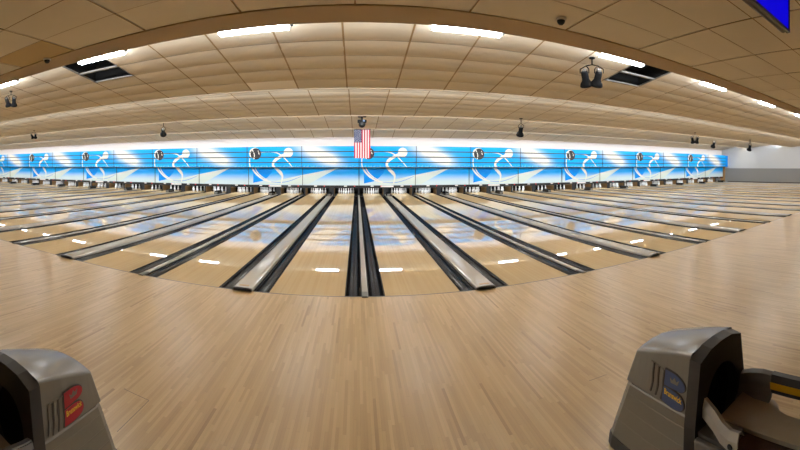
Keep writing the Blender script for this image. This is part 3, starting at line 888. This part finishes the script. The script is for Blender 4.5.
    m = MB(); m.prism_y([(.195, .435), (.235, .435), (.245, .485), (.24, .54), (.20, .54), (.19, .485)], R1, -.275); m.build('far_rail', M['frame'], t)
    m = MB(); m.prism_y([(.188, .46), (.192, .46), (.189, .50), (.185, .50)], R1, -.272); st = m.build('yellow_stripe', M['yellow'], t)
    # far guard: bent plate from the mouth
    def bent(path, th, name, mt, ys, par=t):
        m = MB(); nn = len(path); vs = []
        for y, dz, dx in ys:
            for x, z in path: vs.append((x+dx, y, z+dz))
        for y, dz, dx in ys:
            for x, z in path: vs.append((x+dx+th*.8, y, z+dz-th*.5))
        fs = []; tot = nn*len(ys)
        for j in range(len(ys)-1):
            for i in range(nn-1):
                a = j*nn+i
                fs += [(a, a+1, a+1+nn, a+nn), (tot+a, tot+a+nn, tot+a+nn+1, tot+a+1)]
        for i in range(nn-1):
            fs += [(i, tot+i, tot+i+1, i+1), ((len(ys)-1)*nn+i, (len(ys)-1)*nn+i+1, tot+(len(ys)-1)*nn+i+1, tot+(len(ys)-1)*nn+i)]
        for j in range(len(ys)-1):
            a, b2 = j*nn, j*nn+nn-1
            fs += [(a, a+nn, tot+a+nn, tot+a), (b2, tot+b2, tot+b2+nn, b2+nn)]
        m.add(vs, fs, 0, False); return m.build(name, mt, par)
    bent([(.15, .402), (.185, .42), (.205, .46), (.215, .52), (.25, .53), (.26, .50)], .012, 'far_guard', M['guard'],
         [(-.067, -.03, -.02), (-.12, -.015, -.005), (-.2, .0, 0), (-.28, .0, 0)])
    d = bent([(-.15, .42), (-.175, .455), (-.195, .46), (-.212, .42), (-.215, .372)], -.012, 'deflector', M['deflect'],
             [(-.072, .08, .02), (-.15, .055, .0), (-.20, .02, -.01), (-.25, .005, -.015), (-.30, .01, -.015)])
    m = MB(); m.lathe([(.012, 0), (.015, .004), (.006, .008)], 14, c=(-.246, -.262, .408), axis='x'); m.build('screw', M['frame'], d)
    # pedestal legs of the rack
    for yy in (-.45, -1.3):
        m = MB(); m.box(-.2, .2, yy-.04, yy+.04, .002, .329); m.build('pedestal', M['frame'], t, bevel=.01)
    # emblem on both flanks: flag-like bars and a two-lobed letter
    for s_ in (-1, 1):
        e = bpy.data.objects.new('emblem', None); e.empty_display_size = .05; COL.objects.link(e); e.parent = t
        # side plane: local a runs to the viewer's right, b runs up
        def P(a, b, lift):
            a, b = a*1.2, b*1.02
            if s_ > 0: b += .16*(a-.12)
            z = .485+b
            x = s_*(max(hw(.4, z), hw(0, z) if z > .455 else .254)+lift+.0015)
            y = (.275-a) if s_ < 0 else (.045+a)
            return (x, y, z)
        def flat(name, outline, lift, mt, th=.004):
            m = MB(); n3 = len(outline)
            vs = [P(a, b, lift+th) for a, b in outline]+[P(a, b, lift-.003) for a, b in outline]
            m.add(vs, [tuple(range(n3))]+[(k, n3+k, n3+(k+1) % n3, (k+1) % n3) for k in range(n3)])
            o = m.build(name, mt, t)
            bm = bmesh.new(); bm.from_mesh(o.data); bmesh.ops.recalc_face_normals(bm, faces=bm.faces); bm.to_mesh(o.data); bm.free()
            return o
        bpy.data.objects.remove(e)
        k_ = .0
        for i in range(3):
            a0 = .0+i*.033
            bar = [(a0, .155-.006*i, 1), (a0+.027, .153-.006*i, 1), (a0+.024, .10-.006*i), (a0+.026, .05-.006*i), (a0+.018, .0-.005*i, 1), (a0-.010, .012-.005*i, 1), (a0-.002, .06-.006*i), (a0-.001, .11-.006*i)]
            flat('emblem_bar', smooth_poly(bar), .001, M['logo_grey'] if s_ < 0 or i >= 0 else M['logo_grey'])
            edge = [(a0+.020, .152-.006*i, 1), (a0+.027, .151-.006*i, 1), (a0+.025, .10-.006*i), (a0+.027, .05-.006*i), (a0+.018, .0-.005*i, 1), (a0+.011, .003-.005*i, 1), (a0+.019, .05-.006*i), (a0+.017, .10-.006*i)]
            flat('emblem_bar_edge', smooth_poly(edge), .0035, M['logo_dark'])
        up = [(.098, .148, 1), (.16, .142), (.205, .118), (.214, .090), (.195, .073), (.15, .071), (.096, .072, 1)]
        lowb = [(.094, .064, 1), (.15, .060), (.198, .044), (.214, .010), (.198, -.016), (.15, -.020), (.088, -.010, 1)]
        for nm, sh2 in (('emblem_upper_lobe', up), ('emblem_lower_lobe', lowb)):
            o1 = smooth_poly(sh2)
            cxa = sum(p[0] for p in o1)/len(o1); cya = sum(p[1] for p in o1)/len(o1)
            flat('emblem_outline', [(cxa+(a-cxa)*1.07, cya+(b-cya)*1.12) for a, b in o1], .001, M['logo_dark'])
            flat(nm, o1, .0035, colour)
        # little crown
        crown = [(.135, .098), (.175, .098), (.182, .124), (.167, .112), (.155, .130), (.143, .112), (.128, .124)]
        flat('emblem_crown', crown, .0055, M['logo_grey'] if s_ else M['gold'])
        me = text_mesh('Brunswick', .031)
        xs = [v.co.x for v in me.vertices]; wd = max(xs)-min(xs)
        for v in me.vertices:
            a = .100+v.co.x/wd*.102; b = .030-.10*(a-.1)+v.co.y*1.25
            v.co = P(a, b, .0085+v.co.z)
        me.materials.append(M['gold'])
        bm = bmesh.new(); bm.from_mesh(me); bmesh.ops.recalc_face_normals(bm, faces=bm.faces); bm.to_mesh(me); bm.free()
        o = bpy.data.objects.new('lettering', me); COL.objects.link(o); o.parent = t
    return t
ball_return('grey ball return with a blue emblem on its flank, right of the flag', 1.768, 1.205, M['logo_blue'], 1.02)
ball_return('grey ball return with a red emblem on its flank, left of the flag', -1.585, 1.172, M['logo_red'], .95)

# ------------------------------------------------------------------ camera: a stitched phone panorama = a central cylindrical view
cd = bpy.data.cameras.new('camera'); cam = bpy.data.objects.new('camera', cd); COL.objects.link(cam)
cam.location = (0, 0, CAM_Z); cam.rotation_euler = (PI/2, 0, 0)
cd.type = 'PANO'
f = 366.0
rng = dict(u_min=-357/f, u_max=443/f, v_min=-284/f, v_max=166/f)
tgt = cd if hasattr(cd, 'panorama_type') else cd.cycles
tgt.panorama_type = 'CENTRAL_CYLINDRICAL'
for k_, v_ in rng.items(): setattr(tgt, 'central_cylindrical_range_'+k_, v_)
tgt.central_cylindrical_radius = 1.0
cd.clip_start = .02; cd.clip_end = 200
scene.camera = cam

# ------------------------------------------------------------------ world and view
w = bpy.data.worlds.new('world'); scene.world = w; w.use_nodes = True
w.node_tree.nodes['Background'].inputs[0].default_value = (.8, .75, .68, 1); w.node_tree.nodes['Background'].inputs[1].default_value = .05
vs_ = scene.view_settings
vs_.view_transform = 'Standard'; vs_.look = 'None'; vs_.gamma = 1.0; vs_.use_curve_mapping = False
vs_.exposure = 0.1
try:
    cy = scene.cycles
    cy.use_denoising = True; cy.denoiser = 'OPENIMAGEDENOISE'
    cy.max_bounces = 10; cy.diffuse_bounces = 6; cy.glossy_bounces = 4
    cy.caustics_reflective = False; cy.caustics_refractive = False
    cy.sample_clamp_indirect = 6
    cy.use_light_tree = True
except Exception: pass
